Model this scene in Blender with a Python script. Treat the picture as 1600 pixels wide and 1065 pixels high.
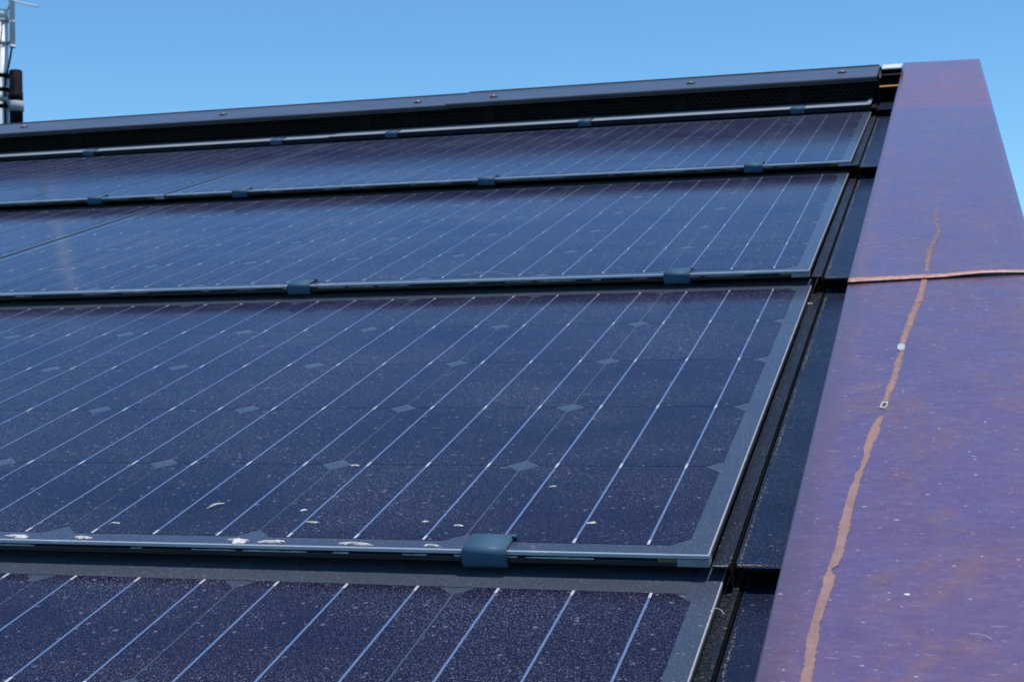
import bpy, bmesh, math, random
from mathutils import Vector, Matrix

random.seed(7)
scene = bpy.context.scene
for o in list(bpy.data.objects):
    bpy.data.objects.remove(o)

# ------------------------------------------------------------------ frame of the roof
# roof coordinates: u to the right along the ridge, v up the slope, n out of the panels
PITCH = math.radians(14.18)
M = Matrix.Translation((0, 0, 6.0)) @ Matrix.Rotation(PITCH, 4, 'X')
VAX = (0.0, math.cos(PITCH), math.sin(PITCH))

# ------------------------------------------------------------------ camera
cam_data = bpy.data.cameras.new('camera')
cam = bpy.data.objects.new('camera', cam_data)
scene.collection.objects.link(cam)
right = Vector((0.9625309, 0.2582287, -0.0827777))
up = Vector((0.0176731, 0.2448733, 0.9693940))
fwd = Vector((-0.2705954, 0.9345346, -0.2311345))
pos = Vector((0.1623388, -0.8842533, 0.3610099))
loc = Matrix.Identity(4)
for i in range(3):
    loc[i][0], loc[i][1], loc[i][2], loc[i][3] = right[i], up[i], -fwd[i], pos[i]
cam.matrix_world = M @ loc
cam_data.sensor_width = 36.0
cam_data.lens = 36.0 * 2271.676 / 1600.0
cam_data.shift_x = -35.51 / 1600.0
cam_data.shift_y = -4.75 / 1600.0
cam_data.clip_start = 0.02
cam_data.clip_end = 4000.0
cam_data.dof.use_dof = True
cam_data.dof.focus_distance = 1.12
cam_data.dof.aperture_fstop = 30.0
scene.camera = cam

# ------------------------------------------------------------------ sky, sun, exposure
SUN_ROOF = Vector((0.24, 0.25, 1.0)).normalized()          # towards the sun, roof coordinates
SUN = (M.to_3x3() @ SUN_ROOF).normalized()
SUN_EL = math.asin(SUN.z)
SUN_AZ = math.atan2(SUN.x, SUN.y)
world = bpy.data.worlds.new('World')
scene.world = world
world.use_nodes = True
wn = world.node_tree
wn.nodes.clear()
sky = wn.nodes.new('ShaderNodeTexSky')
sky.sky_type = 'NISHITA'
sky.sun_disc = False
sky.sun_elevation = SUN_EL
sky.sun_rotation = SUN_AZ
sky.altitude = 0.0
sky.air_density = 1.0
sky.dust_density = 0.0
sky.ozone_density = 4.0
bg = wn.nodes.new('ShaderNodeBackground')
bg.inputs['Strength'].default_value = 0.15
wo = wn.nodes.new('ShaderNodeOutputWorld')
tint = wn.nodes.new('ShaderNodeMix')
tint.data_type = 'RGBA'
tint.blend_type = 'MULTIPLY'
tint.inputs[0].default_value = 1.0
tint.inputs[7].default_value = (0.535, 0.83, 1.0, 1.0)       # clear, deep blue air
wn.links.new(sky.outputs[0], tint.inputs[6])
wn.links.new(tint.outputs[2], bg.inputs['Color'])
wn.links.new(bg.outputs[0], wo.inputs['Surface'])

sun_data = bpy.data.lights.new('sun', 'SUN')
sun_data.energy = 3.6
sun_data.angle = math.radians(0.53)
sun_data.color = (1.0, 0.955, 0.89)
sun = bpy.data.objects.new('sun', sun_data)
scene.collection.objects.link(sun)
sun.rotation_euler = SUN.to_track_quat('Z', 'Y').to_euler()
sun.location = (0, 0, 30)

scene.view_settings.view_transform = 'Standard'
scene.view_settings.look = 'None'
scene.view_settings.gamma = 1.0
scene.view_settings.use_curve_mapping = False
scene.view_settings.exposure = 0.0
try:
    scene.cycles.use_denoising = True
    scene.cycles.sample_clamp_indirect = 6.0
except Exception:
    pass

# ------------------------------------------------------------------ helpers
def link(o):
    scene.collection.objects.link(o)
    return o

def tag(o, label=None, cat=None, group=None, kind=None):
    if label: o['label'] = label
    if cat: o['category'] = cat
    if group: o['group'] = group
    if kind: o['kind'] = kind
    return o

def empty(name, label, cat, at=(0, 0, 0), group=None, roof=True, turn=None):
    o = bpy.data.objects.new(name, None)
    o.empty_display_size = 0.05
    link(o)
    mat = Matrix.Translation(at)
    if turn is not None:
        mat = mat @ turn
    o.matrix_world = (M @ mat) if roof else mat
    return tag(o, label, cat, group)

def obj(name, bm, mats, parent=None, at=None, smooth=False, roof=True):
    me = bpy.data.meshes.new(name)
    bm.to_mesh(me)
    bm.free()
    if not isinstance(mats, (list, tuple)):
        mats = [mats]
    for m in mats:
        me.materials.append(m)
    if smooth:
        for p in me.polygons:
            p.use_smooth = True
    return place(name, me, parent, at, roof)

def place(name, me, parent=None, at=None, roof=True):
    o = bpy.data.objects.new(name, me)
    link(o)
    if parent is not None:
        o.parent = parent
        if at is not None:
            o.location = at
    else:
        mat = Matrix.Translation(at) if at is not None else Matrix.Identity(4)
        o.matrix_world = (M @ mat) if roof else mat
    return o

def box(bm, x0, x1, y0, y1, z0, z1, mi=0):
    vs = [bm.verts.new(p) for p in ((x0, y0, z0), (x1, y0, z0), (x1, y1, z0), (x0, y1, z0),
                                    (x0, y0, z1), (x1, y0, z1), (x1, y1, z1), (x0, y1, z1))]
    for f in ((3, 2, 1, 0), (4, 5, 6, 7), (0, 1, 5, 4), (1, 2, 6, 5), (2, 3, 7, 6), (3, 0, 4, 7)):
        fc = bm.faces.new([vs[i] for i in f])
        fc.material_index = mi
    return vs

def bevel(bm, w, seg=2):
    bmesh.ops.bevel(bm, geom=list(bm.edges), offset=w, segments=seg, affect='EDGES', profile=0.5)
    return bm

def prism(bm, profile, x0, x1, closed=True, mi=0, cap=True):
    """profile: (y, z) points, swept along x"""
    a = [bm.verts.new((x0, y, z)) for y, z in profile]
    b = [bm.verts.new((x1, y, z)) for y, z in profile]
    n = len(profile)
    for i in range(n if closed else n - 1):
        j = (i + 1) % n
        f = bm.faces.new((a[i], a[j], b[j], b[i]))
        f.material_index = mi
    if closed and cap:
        bm.faces.new(a[::-1]).material_index = mi
        bm.faces.new(b).material_index = mi
    bmesh.ops.recalc_face_normals(bm, faces=list(bm.faces))

def tube(bm, p0, p1, r0, r1=None, seg=20, cap=True):
    r1 = r0 if r1 is None else r1
    p0, p1 = Vector(p0), Vector(p1)
    d = (p1 - p0).normalized()
    a = d.orthogonal().normalized()
    b = d.cross(a)
    rings = []
    for p, r in ((p0, r0), (p1, r1)):
        rings.append([bm.verts.new(p + (a * math.cos(t) + b * math.sin(t)) * r)
                      for t in [2 * math.pi * k / seg for k in range(seg)]])
    for k in range(seg):
        bm.faces.new((rings[0][k], rings[0][(k + 1) % seg], rings[1][(k + 1) % seg], rings[1][k])).smooth = True
    if cap:
        bm.faces.new(rings[0][::-1])
        bm.faces.new(rings[1])

def path_tube(bm, pts, r, seg=6):
    for a, b in zip(pts[:-1], pts[1:]):
        tube(bm, a, b, r, seg=seg, cap=True)

def offset_strip(pts, t):
    """outline of a bent sheet of thickness t along the (y, z) path pts"""
    left, rightp = [], []
    n = len(pts)
    for i, (y, z) in enumerate(pts):
        if i == 0: d = Vector(pts[1]) - Vector(pts[0])
        elif i == n - 1: d = Vector(pts[-1]) - Vector(pts[-2])
        else: d = (Vector(pts[i + 1]) - Vector(pts[i])).normalized() + (Vector(pts[i]) - Vector(pts[i - 1])).normalized()
        d = d.normalized()
        nrm = Vector((-d.y, d.x))
        left.append((y + nrm.x * t / 2, z + nrm.y * t / 2))
        rightp.append((y - nrm.x * t / 2, z - nrm.y * t / 2))
    return left + rightp[::-1]

# ------------------------------------------------------------------ materials
class NT:
    def __init__(self, name):
        self.m = bpy.data.materials.new(name)
        self.m.use_nodes = True
        self.t = self.m.node_tree
        self.t.nodes.clear()
        self.out = self.t.nodes.new('ShaderNodeOutputMaterial')
        self.geo = None
    def n(self, kind, **kw):
        nd = self.t.nodes.new(kind)
        for k, v in kw.items():
            setattr(nd, k, v)
        return nd
    def l(self, a, b):
        self.t.links.new(a, b)
    def put(self, sock, v):
        if hasattr(v, 'is_output') or isinstance(v, bpy.types.NodeSocket):
            self.l(v, sock)
        elif isinstance(v, tuple) and len(v) == 3 and sock.type == 'RGBA':
            sock.default_value = (*v, 1)
        else:
            sock.default_value = v
    def pos(self):
        if self.geo is None:
            self.geo = self.n('ShaderNodeNewGeometry')
        return self.geo.outputs['Position']
    def math(self, op, a, b=None, c=None, clamp=False):
        nd = self.n('ShaderNodeMath', operation=op, use_clamp=clamp)
        self.put(nd.inputs[0], a)
        if b is not None: self.put(nd.inputs[1], b)
        if c is not None: self.put(nd.inputs[2], c)
        return nd.outputs[0]
    def mapped(self, scale, loc=(0, 0, 0)):
        mp = self.n('ShaderNodeMapping')
        self.l(self.pos(), mp.inputs['Vector'])
        mp.inputs['Rotation'].default_value = (-PITCH, 0, 0)
        mp.inputs['Location'].default_value = loc
        # rotation is applied before location but after scale, so the stretch goes through a second node
        m2 = self.n('ShaderNodeMapping')
        self.l(mp.outputs[0], m2.inputs['Vector'])
        m2.inputs['Scale'].default_value = scale
        return m2.outputs[0]
    def noise(self, scale, stretch=(1, 1, 1), detail=3.0, rough=0.55, loc=(0, 0, 0), dist=0.0):
        nd = self.n('ShaderNodeTexNoise')
        self.l(self.mapped(stretch, loc), nd.inputs['Vector'])
        nd.inputs['Scale'].default_value = scale
        nd.inputs['Detail'].default_value = detail
        nd.inputs['Roughness'].default_value = rough
        nd.inputs['Distortion'].default_value = dist
        return nd.outputs['Fac']
    def ramp(self, fac, lo, hi, a=0.0, b=1.0):
        nd = self.n('ShaderNodeMapRange')
        nd.clamp = True
        self.put(nd.inputs['Value'], fac)
        nd.inputs['From Min'].default_value = lo
        nd.inputs['From Max'].default_value = hi
        nd.inputs['To Min'].default_value = a
        nd.inputs['To Max'].default_value = b
        return nd.outputs[0]
    def specks(self, scale, radius, keep, stretch=(1, 1, 1), loc=(0, 0, 0)):
        """round flecks: one per voronoi cell, only the share KEEP of the cells has one"""
        vo = self.n('ShaderNodeTexVoronoi', feature='F1')
        mp = self.mapped(stretch, loc)
        wz = self.n('ShaderNodeTexNoise')
        self.l(mp, wz.inputs['Vector'])
        wz.inputs['Scale'].default_value = scale * 2.6
        wz.inputs['Detail'].default_value = 2.0
        ad = self.n('ShaderNodeVectorMath', operation='MULTIPLY_ADD')
        self.l(wz.outputs['Color'], ad.inputs[0])
        ad.inputs[1].default_value = (0.55 / scale,) * 3
        self.l(mp, ad.inputs[2])
        self.l(ad.outputs[0], vo.inputs['Vector'])
        vo.inputs['Scale'].default_value = scale
        sep = self.n('ShaderNodeSeparateColor')
        self.l(vo.outputs['Color'], sep.inputs[0])
        on = self.math('LESS_THAN', sep.outputs[0], keep)
        rad = self.math('MULTIPLY', self.math('POWER', sep.outputs[1], 2.0), radius)
        inside = self.math('LESS_THAN', vo.outputs['Distance'], rad)
        return self.math('MULTIPLY', on, inside)
    def mix(self, fac, a, b):
        nd = self.n('ShaderNodeMix', data_type='RGBA')
        self.put(nd.inputs[0], fac)
        self.put(nd.inputs[6], a)
        self.put(nd.inputs[7], b)
        return nd.outputs[2]
    def bump(self, h, strength=0.3, dist=0.001):
        nd = self.n('ShaderNodeBump')
        nd.inputs['Strength'].default_value = strength
        nd.inputs['Distance'].default_value = dist
        self.l(h, nd.inputs['Height'])
        return nd.outputs[0]
    def principled(self, color, rough=0.5, metallic=0.0, spec=0.5, coat=0.0, coat_rough=0.05, normal=None, coat_normal=None, ior=1.45, tint=None, sheen=0.0, sheen_tint=(1, 1, 1), coat_ior=1.5):
        b = self.n('ShaderNodeBsdfPrincipled')
        b.inputs['Coat IOR'].default_value = coat_ior
        self.put(b.inputs['Base Color'], color)
        self.put(b.inputs['Roughness'], rough)
        self.put(b.inputs['Metallic'], metallic)
        self.put(b.inputs['Specular IOR Level'], spec)
        self.put(b.inputs['IOR'], ior)
        self.put(b.inputs['Coat Weight'], coat)
        self.put(b.inputs['Coat Roughness'], coat_rough)
        b.inputs['Sheen Weight'].default_value = sheen
        b.inputs['Sheen Roughness'].default_value = 0.35
        b.inputs['Sheen Tint'].default_value = (*sheen_tint, 1)
        if tint is not None: b.inputs['Specular Tint'].default_value = (*tint, 1)
        if normal is not None: self.l(normal, b.inputs['Normal'])
        if coat_normal is not None: self.l(coat_normal, b.inputs['Coat Normal'])
        return b.outputs[0]
    def diffuse(self, color):
        d = self.n('ShaderNodeBsdfDiffuse')
        self.put(d.inputs['Color'], color)
        return d.outputs[0]
    def over(self, fac, a, b):
        s = self.n('ShaderNodeMixShader')
        self.put(s.inputs[0], fac)
        self.l(a, s.inputs[1])
        self.l(b, s.inputs[2])
        return s.outputs[0]
    def done(self, surf):
        self.l(surf, self.out.inputs['Surface'])
        return self.m

DUST = (0.38, 0.375, 0.40)
def dust_layers(nt, amount=1.0, film=0.02):
    """grey dust lying on the glass: a thin uneven film, fine grains, and sparse larger flecks"""
    a = nt.ramp(nt.noise(5.0, (1, 1.6, 1), 4.0, 0.6), 0.34, 0.70, 0.30, 1.5)
    g1 = nt.ramp(nt.noise(820.0, (0.7, 1.0, 1), 1.0, 0.6), 0.635, 0.675)
    g2 = nt.ramp(nt.noise(1250.0, (0.75, 1, 1), 1.0, 0.6, (0.3, 0.7, 0)), 0.612, 0.655)
    g3 = nt.ramp(nt.noise(300.0, (0.7, 1.3, 1), 3.0, 0.7, (3, 1, 0)), 0.66, 0.78)
    grain = nt.math('ADD', nt.math('MULTIPLY', g1, 0.40 * amount), nt.math('MULTIPLY', g2, 0.52 * amount))
    grain = nt.math('ADD', grain, nt.math('MULTIPLY', g3, 0.45 * amount))
    grain = nt.math('ADD', nt.math('MULTIPLY', grain, a), film)
    s1 = nt.specks(260.0, 0.45, 0.20)
    s2 = nt.specks(95.0, 0.20, 0.13, (0.8, 1.2, 1), (1.3, 0.2, 0))
    # scuffs and dried-drop streaks that run along the rows
    st = nt.ramp(nt.noise(55.0, (0.5, 1.9, 1), 4.0, 0.75, (6, 2, 0), 0.6), 0.71, 0.82, 0, 0.28 * amount)
    fl = nt.math('ADD', nt.math('MULTIPLY', s1, 0.42 * amount), nt.math('MULTIPLY', s2, 0.50 * amount))
    return nt.math('ADD', nt.math('ADD', grain, fl), st, clamp=True)

def glass_bump(nt):
    return nt.bump(nt.noise(260.0, (1, 1, 1), 2.0, 0.5), 0.06, 0.0006)

def mat_cell():
    nt = NT('silicon_cell_under_glass')
    dot = nt.n('ShaderNodeVectorMath', operation='DOT_PRODUCT')
    nt.l(nt.pos(), dot.inputs[0])
    dot.inputs[1].default_value = VAX
    fr = nt.math('FRACT', nt.math('MULTIPLY', dot.outputs['Value'], 480.0))
    finger = nt.math('LESS_THAN', fr, 0.26)
    base = nt.mix(nt.noise(3.0, (1, 1, 1), 2.0), (0.0028, 0.0016, 0.0135), (0.0040, 0.0022, 0.0190))
    base = nt.mix(nt.math('MULTIPLY', finger, 0.15), base, (0.050, 0.050, 0.105))
    cell = nt.principled(base, 0.55, 0.0, 0.14, 1.0, 0.135, coat_normal=glass_bump(nt), tint=(0.60, 0.40, 1.0), sheen=0.10, sheen_tint=(0.34, 0.34, 1.0), coat_ior=1.22)
    return nt.done(nt.over(dust_layers(nt, 0.60, 0.0), cell, nt.diffuse(DUST)))

def mat_backsheet():
    nt = NT('grey_backsheet_under_glass')
    base = nt.mix(nt.noise(9.0, (1, 1, 1), 4.0), (0.036, 0.048, 0.080), (0.048, 0.061, 0.098))
    s = nt.principled(base, 0.5, 0.0, 0.2, 1.0, 0.135, coat_normal=glass_bump(nt), sheen=0.20, sheen_tint=(0.55, 0.70, 1.0), coat_ior=1.25)
    return nt.done(nt.over(dust_layers(nt, 0.45, 0.003), s, nt.diffuse(DUST)))

def mat_strip():
    """slate grey tape behind the glass along the top of the cells"""
    nt = NT('slate_tape_under_glass')
    base = nt.mix(nt.noise(9.0, (1, 1, 1), 4.0), (0.040, 0.052, 0.070), (0.054, 0.066, 0.086))
    s = nt.principled(base, 0.5, 0.0, 0.2, 1.0, 0.105, sheen=0.15, sheen_tint=(0.55, 0.70, 1.0), coat_ior=1.25)
    return nt.done(nt.over(dust_layers(nt, 0.4, 0.0), s, nt.diffuse(DUST)))

def mat_ribbon():
    nt = NT('tinned_ribbon_under_glass')
    s = nt.principled((0.22, 0.30, 0.48), 0.38, 0.55, 0.5, 1.0, 0.1, coat_ior=1.25)
    return nt.done(nt.over(dust_layers(nt, 0.45, 0.01), s, nt.diffuse(DUST)))

def mat_solder_glint():
    nt = NT('tinned_solder_and_glint')  # pale solder tone that also paints the glint between cells
    return nt.done(nt.principled((0.66, 0.66, 0.67), 0.4, 0.15, 0.5, 1.0, 0.08))

def mat_glass_edge():
    nt = NT('ground_glass_edge')
    c = nt.mix(nt.noise(30.0, (1, 4, 4), 4.0), (0.42, 0.46, 0.52), (0.60, 0.63, 0.67))
    d = nt.ramp(nt.noise(70.0, (0.5, 1, 1), 3.0, 0.6, (0, 5, 1)), 0.58, 0.75)
    c = nt.mix(d, c, (0.82, 0.80, 0.76))
    return nt.done(nt.principled(c, 0.32, 0.0, 0.5, 0.3, 0.2))

def simple(name, c0, c1, scale, rough, metallic=0.0, spec=0.5, stretch=(1, 1, 1), coat=0.0, dust=0.0, dustcol=DUST, film=0.0, bump=0.0):
    nt = NT(name)
    f = nt.noise(scale, stretch, 4.0, 0.6)
    c = nt.mix(nt.ramp(f, 0.3, 0.7), c0, c1)
    nrm = nt.bump(nt.noise(scale * 14, (1, 1, 1), 3.0), bump, 0.0008) if bump else None
    s = nt.principled(c, nt.ramp(nt.noise(scale * 3, stretch, 3.0), 0.3, 0.7, rough * 0.85, rough * 1.15), metallic, spec, coat, 0.12, normal=nrm)
    if dust > 0:
        s = nt.over(dust_layers(nt, dust, film), s, nt.diffuse(dustcol))
    return nt.done(s)

def mat_copper():
    nt = NT('oxidised_copper')
    big = nt.noise(4.5, (1.0, 0.6, 1), 5.0, 0.6)
    mid = nt.noise(16.0, (1.0, 0.8, 1), 4.0, 0.6, (4, 0, 0))
    streak = nt.noise(22.0, (0.7, 1.3, 1), 5.0, 0.65, (1, 2, 0), 0.4)
    violet = (0.186, 0.100, 0.205)
    plum = (0.215, 0.105, 0.165)
    blue = (0.150, 0.110, 0.255)
    c = nt.mix(nt.ramp(big, 0.38, 0.66), violet, plum)
    c = nt.mix(nt.ramp(mid, 0.45, 0.72, 0, 0.75), c, blue)
    # reddish zone of fresh oxide towards the ridge end of the sheet
    sep = nt.n('ShaderNodeSeparateXYZ')
    nt.l(nt.mapped((1, 1, 1)), sep.inputs[0])
    vpos = sep.outputs[1]
    wob = nt.math('ADD', vpos, nt.ramp(nt.noise(7.0, (1, 1, 1), 3.0, 0.5, (2, 7, 0)), 0.3, 0.7, -0.09, 0.09))
    V0 = 6.0 * math.sin(PITCH)      # v of the roof origin in this rotated frame
    zone = nt.math('MULTIPLY', nt.ramp(wob, V0 + 1.94, V0 + 1.99), nt.ramp(wob, V0 + 3.05, V0 + 2.60, 0.35, 1.0))
    c = nt.mix(nt.math('MULTIPLY', zone, nt.ramp(streak, 0.36, 0.58, 0.2, 1.0)), c, (0.36, 0.085, 0.110))
    rim = nt.math('MULTIPLY', nt.ramp(wob, V0 + 1.93, V0 + 1.96), nt.ramp(wob, V0 + 2.06, V0 + 1.98))
    c = nt.mix(nt.math('MULTIPLY', rim, nt.ramp(mid, 0.38, 0.62, 0.0, 0.5)), c, (0.42, 0.16, 0.15))
    # rubbed brown patches
    patch = nt.math('MULTIPLY', nt.ramp(nt.noise(11.0, (1.2, 0.6, 1), 4.0, 0.65, (9, 3, 0), 0.8), 0.52, 0.70), nt.ramp(nt.noise(60.0, (1, 1, 1), 4.0, 0.7, (2, 2, 0)), 0.38, 0.62))
    c = nt.mix(nt.math('MULTIPLY', patch, 0.80), c, (0.33, 0.150, 0.105))
    # the sheet is pinker along its left edge, where hands and water rub it
    edge = nt.ramp(nt.math('ADD', sep.outputs[0], nt.ramp(nt.noise(18.0, (1, 0.5, 1), 4.0, 0.6, (4, 4, 0)), 0.3, 0.7, -0.012, 0.012)), 0.096, 0.074)
    c = nt.mix(nt.math('MULTIPLY', edge, 0.7), c, (0.270, 0.125, 0.150))
    # single rubbed marks, rust coloured
    mk = nt.specks(16.0, 0.24, 0.34, (1.6, 0.7, 1), (2.2, 0.4, 0))
    c = nt.mix(nt.math('MULTIPLY', mk, nt.ramp(nt.noise(140.0, (1, 0.5, 1), 3.0, 0.7), 0.42, 0.66, 0, 0.7)), c, (0.40, 0.19, 0.10))
    c = nt.mix(nt.ramp(nt.noise(120.0, (0.6, 1.3, 1), 4.0, 0.7, (1, 1, 0)), 0.35, 0.7, 0, 0.22), c, (0.36, 0.30, 0.42))
    rough = nt.ramp(streak, 0.3, 0.7, 0.40, 0.48)
    nrm = nt.bump(nt.noise(420.0, (0.5, 1, 1), 3.0), 0.10, 0.0006)
    s = nt.principled(c, rough, 0.55, 0.6, 0.75, 0.20, normal=nrm, coat_normal=nrm)
    sp = nt.specks(130.0, 0.15, 0.22, (0.8, 1.1, 1))
    sp2 = nt.specks(330.0, 0.32, 0.16, (0.8, 1.1, 1), (5, 0, 0))
    fine = nt.ramp(nt.noise(520.0, (0.5, 1.2, 1), 2.0, 0.6, (8, 8, 0)), 0.62, 0.76, 0, 0.22)
    sc = nt.ramp(nt.noise(170.0, (0.30, 1.9, 1), 2.0, 0.6, (8, 8, 0)), 0.69, 0.78, 0, 0.30)
    fac = nt.math('ADD', nt.math('MULTIPLY', sp, 0.6), nt.math('MULTIPLY', sp2, 0.4))
    fac = nt.math('ADD', nt.math('ADD', fac, fine), sc, clamp=True)
    return nt.done(nt.over(fac, s, nt.diffuse((0.60, 0.54, 0.58))))

def mat_residue():
    """dried brown residue: uneven, thin towards its ragged rims"""
    nt = NT('brown_tape_residue')
    at = nt.n('ShaderNodeAttribute', attribute_name='cover')
    c = nt.mix(nt.ramp(nt.noise(34.0, (1, 0.6, 1), 5.0, 0.7), 0.3, 0.7), (0.265, 0.155, 0.145), (0.40, 0.245, 0.215))
    c = nt.mix(nt.ramp(nt.noise(210.0, (1, 1, 1), 3.0, 0.7), 0.5, 0.75, 0, 0.5), c, (0.42, 0.28, 0.24))
    g = nt.noise(330.0, (1, 0.8, 1), 4.0, 0.75, (2, 9, 0))
    cov = nt.ramp(nt.math('ADD', at.outputs['Fac'], nt.ramp(g, 0.25, 0.75, -0.42, 0.28)), 0.22, 0.62, 0.0, 0.92)
    tr = nt.n('ShaderNodeBsdfTransparent')
    return nt.done(nt.over(cov, tr.outputs[0], nt.principled(c, 0.75, 0.0, 0.3)))

MAT = {
    'cell': mat_cell(),
    'backsheet': mat_backsheet(),
    'ribbon': mat_ribbon(),
    'solder_glint': mat_solder_glint(),
    'glass_edge': mat_glass_edge(),
    'strip': mat_strip(),
    'joint_dark': simple('dark_joint_strip', (0.020, 0.021, 0.032), (0.032, 0.033, 0.046), 40, 0.7, spec=0.2),
    'interlayer': simple('dark_interlayer', (0.006, 0.007, 0.012), (0.012, 0.013, 0.02), 60, 0.6, spec=0.2),
    'back_pane': simple('dark_back_pane_edge', (0.012, 0.014, 0.018), (0.03, 0.032, 0.036), 50, 0.4, stretch=(0.4, 1, 1)),
    'dirt_line': simple('pale_dirt_in_joint', (0.35, 0.33, 0.31), (0.82, 0.79, 0.75), 46, 0.9, spec=0.1, stretch=(0.35, 1, 1)),
    'seal': simple('pale_edge_seal', (0.26, 0.28, 0.29), (0.36, 0.38, 0.38), 60, 0.5),
    'seal_yellow': simple('yellowed_edge_seal', (0.13, 0.12, 0.045), (0.19, 0.17, 0.07), 60, 0.6),
    'clip': simple('blue_grey_coated_steel', (0.046, 0.105, 0.165), (0.064, 0.126, 0.190), 40, 0.6, 0.05, 0.25, dust=0.16),
    'flash': simple('black_coated_flashing', (0.006, 0.010, 0.030), (0.010, 0.015, 0.042), 25, 0.32, 0.0, 0.20, dust=0.26, film=0.0),
    'channel': simple('black_channel_with_dust', (0.005, 0.007, 0.013), (0.009, 0.011, 0.018), 25, 0.42, 0.0, 0.25, dust=0.35, film=0.0),
    'dirt': simple('pale_grit', (0.20, 0.16, 0.12), (0.50, 0.43, 0.36), 220, 0.95, spec=0.1),
    'crust': simple('whitish_dried_crust', (0.58, 0.54, 0.49), (0.84, 0.80, 0.74), 160, 0.95, spec=0.1, bump=0.5),
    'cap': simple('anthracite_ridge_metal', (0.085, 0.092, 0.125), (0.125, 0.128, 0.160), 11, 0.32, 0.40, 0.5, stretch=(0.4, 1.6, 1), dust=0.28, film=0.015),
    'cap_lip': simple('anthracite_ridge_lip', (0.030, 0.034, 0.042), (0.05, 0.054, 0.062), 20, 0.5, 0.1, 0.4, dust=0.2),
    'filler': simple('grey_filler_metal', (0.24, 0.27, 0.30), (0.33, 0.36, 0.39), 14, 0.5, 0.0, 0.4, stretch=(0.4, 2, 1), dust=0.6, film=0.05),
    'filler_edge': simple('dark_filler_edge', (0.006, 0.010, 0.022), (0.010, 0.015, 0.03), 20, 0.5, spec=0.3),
    'mesh': simple('black_vent_sheet', (0.009, 0.0095, 0.011), (0.013, 0.0135, 0.015), 20, 0.65, spec=0.12),
    'void': simple('black_roof_underlay', (0.004, 0.004, 0.005), (0.007, 0.007, 0.008), 8, 0.9, spec=0.1),
    'screw': simple('screw_steel', (0.20, 0.20, 0.21), (0.34, 0.34, 0.35), 90, 0.5, 0.5),
    'washer': simple('black_washer', (0.010, 0.010, 0.012), (0.02, 0.02, 0.022), 60, 0.6),
    'copper': mat_copper(),
    'raw_copper': simple('bare_copper_edge', (0.36, 0.16, 0.115), (0.70, 0.43, 0.34), 120, 0.55, 0.2, stretch=(1, 3, 1)),
    'glint_copper': simple('sunlit_orange_copper', (0.82, 0.36, 0.13), (0.90, 0.46, 0.20), 60, 0.4, 0.3),  # saturated orange puts the strip's sunlit glint into its colour
    'residue': mat_residue(),
    'sticker': simple('whitish_sticker_film', (0.38, 0.40, 0.39), (0.60, 0.62, 0.60), 120, 0.5),
    'sticker_rim': simple('yellowed_sticker_rim', (0.46, 0.40, 0.33), (0.60, 0.54, 0.47), 120, 0.6),
    'white_metal': simple('bright_aluminium_strip', (0.80, 0.80, 0.80), (0.88, 0.88, 0.88), 40, 0.4, 0.1),
    'grey_metal': simple('grey_metal_strip', (0.26, 0.25, 0.25), (0.36, 0.35, 0.35), 40, 0.5, 0.1),
    'pole': simple('white_coated_pole', (0.86, 0.85, 0.81), (0.91, 0.90, 0.87), 12, 0.45, stretch=(1, 1, 0.4)),
    'antenna': simple('white_fibreglass', (0.90, 0.91, 0.92), (0.93, 0.93, 0.94), 12, 0.6),
    'black': simple('black_plastic', (0.005, 0.006, 0.009), (0.008, 0.009, 0.012), 20, 0.75, spec=0.15),
    'zinc': simple('galvanised_bracket', (0.34, 0.36, 0.38), (0.46, 0.48, 0.50), 40, 0.7, 0.0),
    'fibre': simple('pale_fibre', (0.60, 0.58, 0.56), (0.7, 0.68, 0.66), 50, 0.7),
    'ground': simple('dry_grass_ground', (0.055, 0.075, 0.03), (0.10, 0.10, 0.05), 0.4, 0.95, spec=0.1),
    'wall': simple('pale_render', (0.45, 0.43, 0.39), (0.52, 0.50, 0.46), 3, 0.9, spec=0.2),
    'deck': simple('dark_roof_membrane', (0.012, 0.012, 0.014), (0.02, 0.02, 0.022), 3, 0.8, spec=0.2),
}

# ------------------------------------------------------------------ setting: ground, house body, roof decks
P, H, S = 0.8223961, 0.0186293, 0.158
SL = H / P                                   # slope of the shingled rows against one panel
V_E = 3 * P                                  # foot of the filler row under the ridge

bm = bmesh.new()
n = 24
R = 1500.0
g = [[bm.verts.new((R * (2 * i / n - 1), R * (2 * j / n - 1), 0.0)) for j in range(n + 1)] for i in range(n + 1)]
for i in range(n):
    for j in range(n):
        bm.faces.new((g[i][j], g[i + 1][j], g[i + 1][j + 1], g[i][j + 1]))
tag(obj('ground', bm, MAT['ground'], roof=False), kind='structure')

def deck_plane(v):
    return -0.075 + SL * v

bm = bmesh.new()
vr = V_E + 0.33
front = [(-3.2, deck_plane(-3.2)), (vr, deck_plane(vr))]
prism(bm, [(front[0][0], front[0][1]), (front[1][0], front[1][1]), (front[1][0], front[1][1] - 0.12), (front[0][0], front[0][1] - 0.12)], -6.5, 0.235)
roof = obj('roof', bm, MAT['deck'])
tag(roof, kind='structure')
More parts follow.
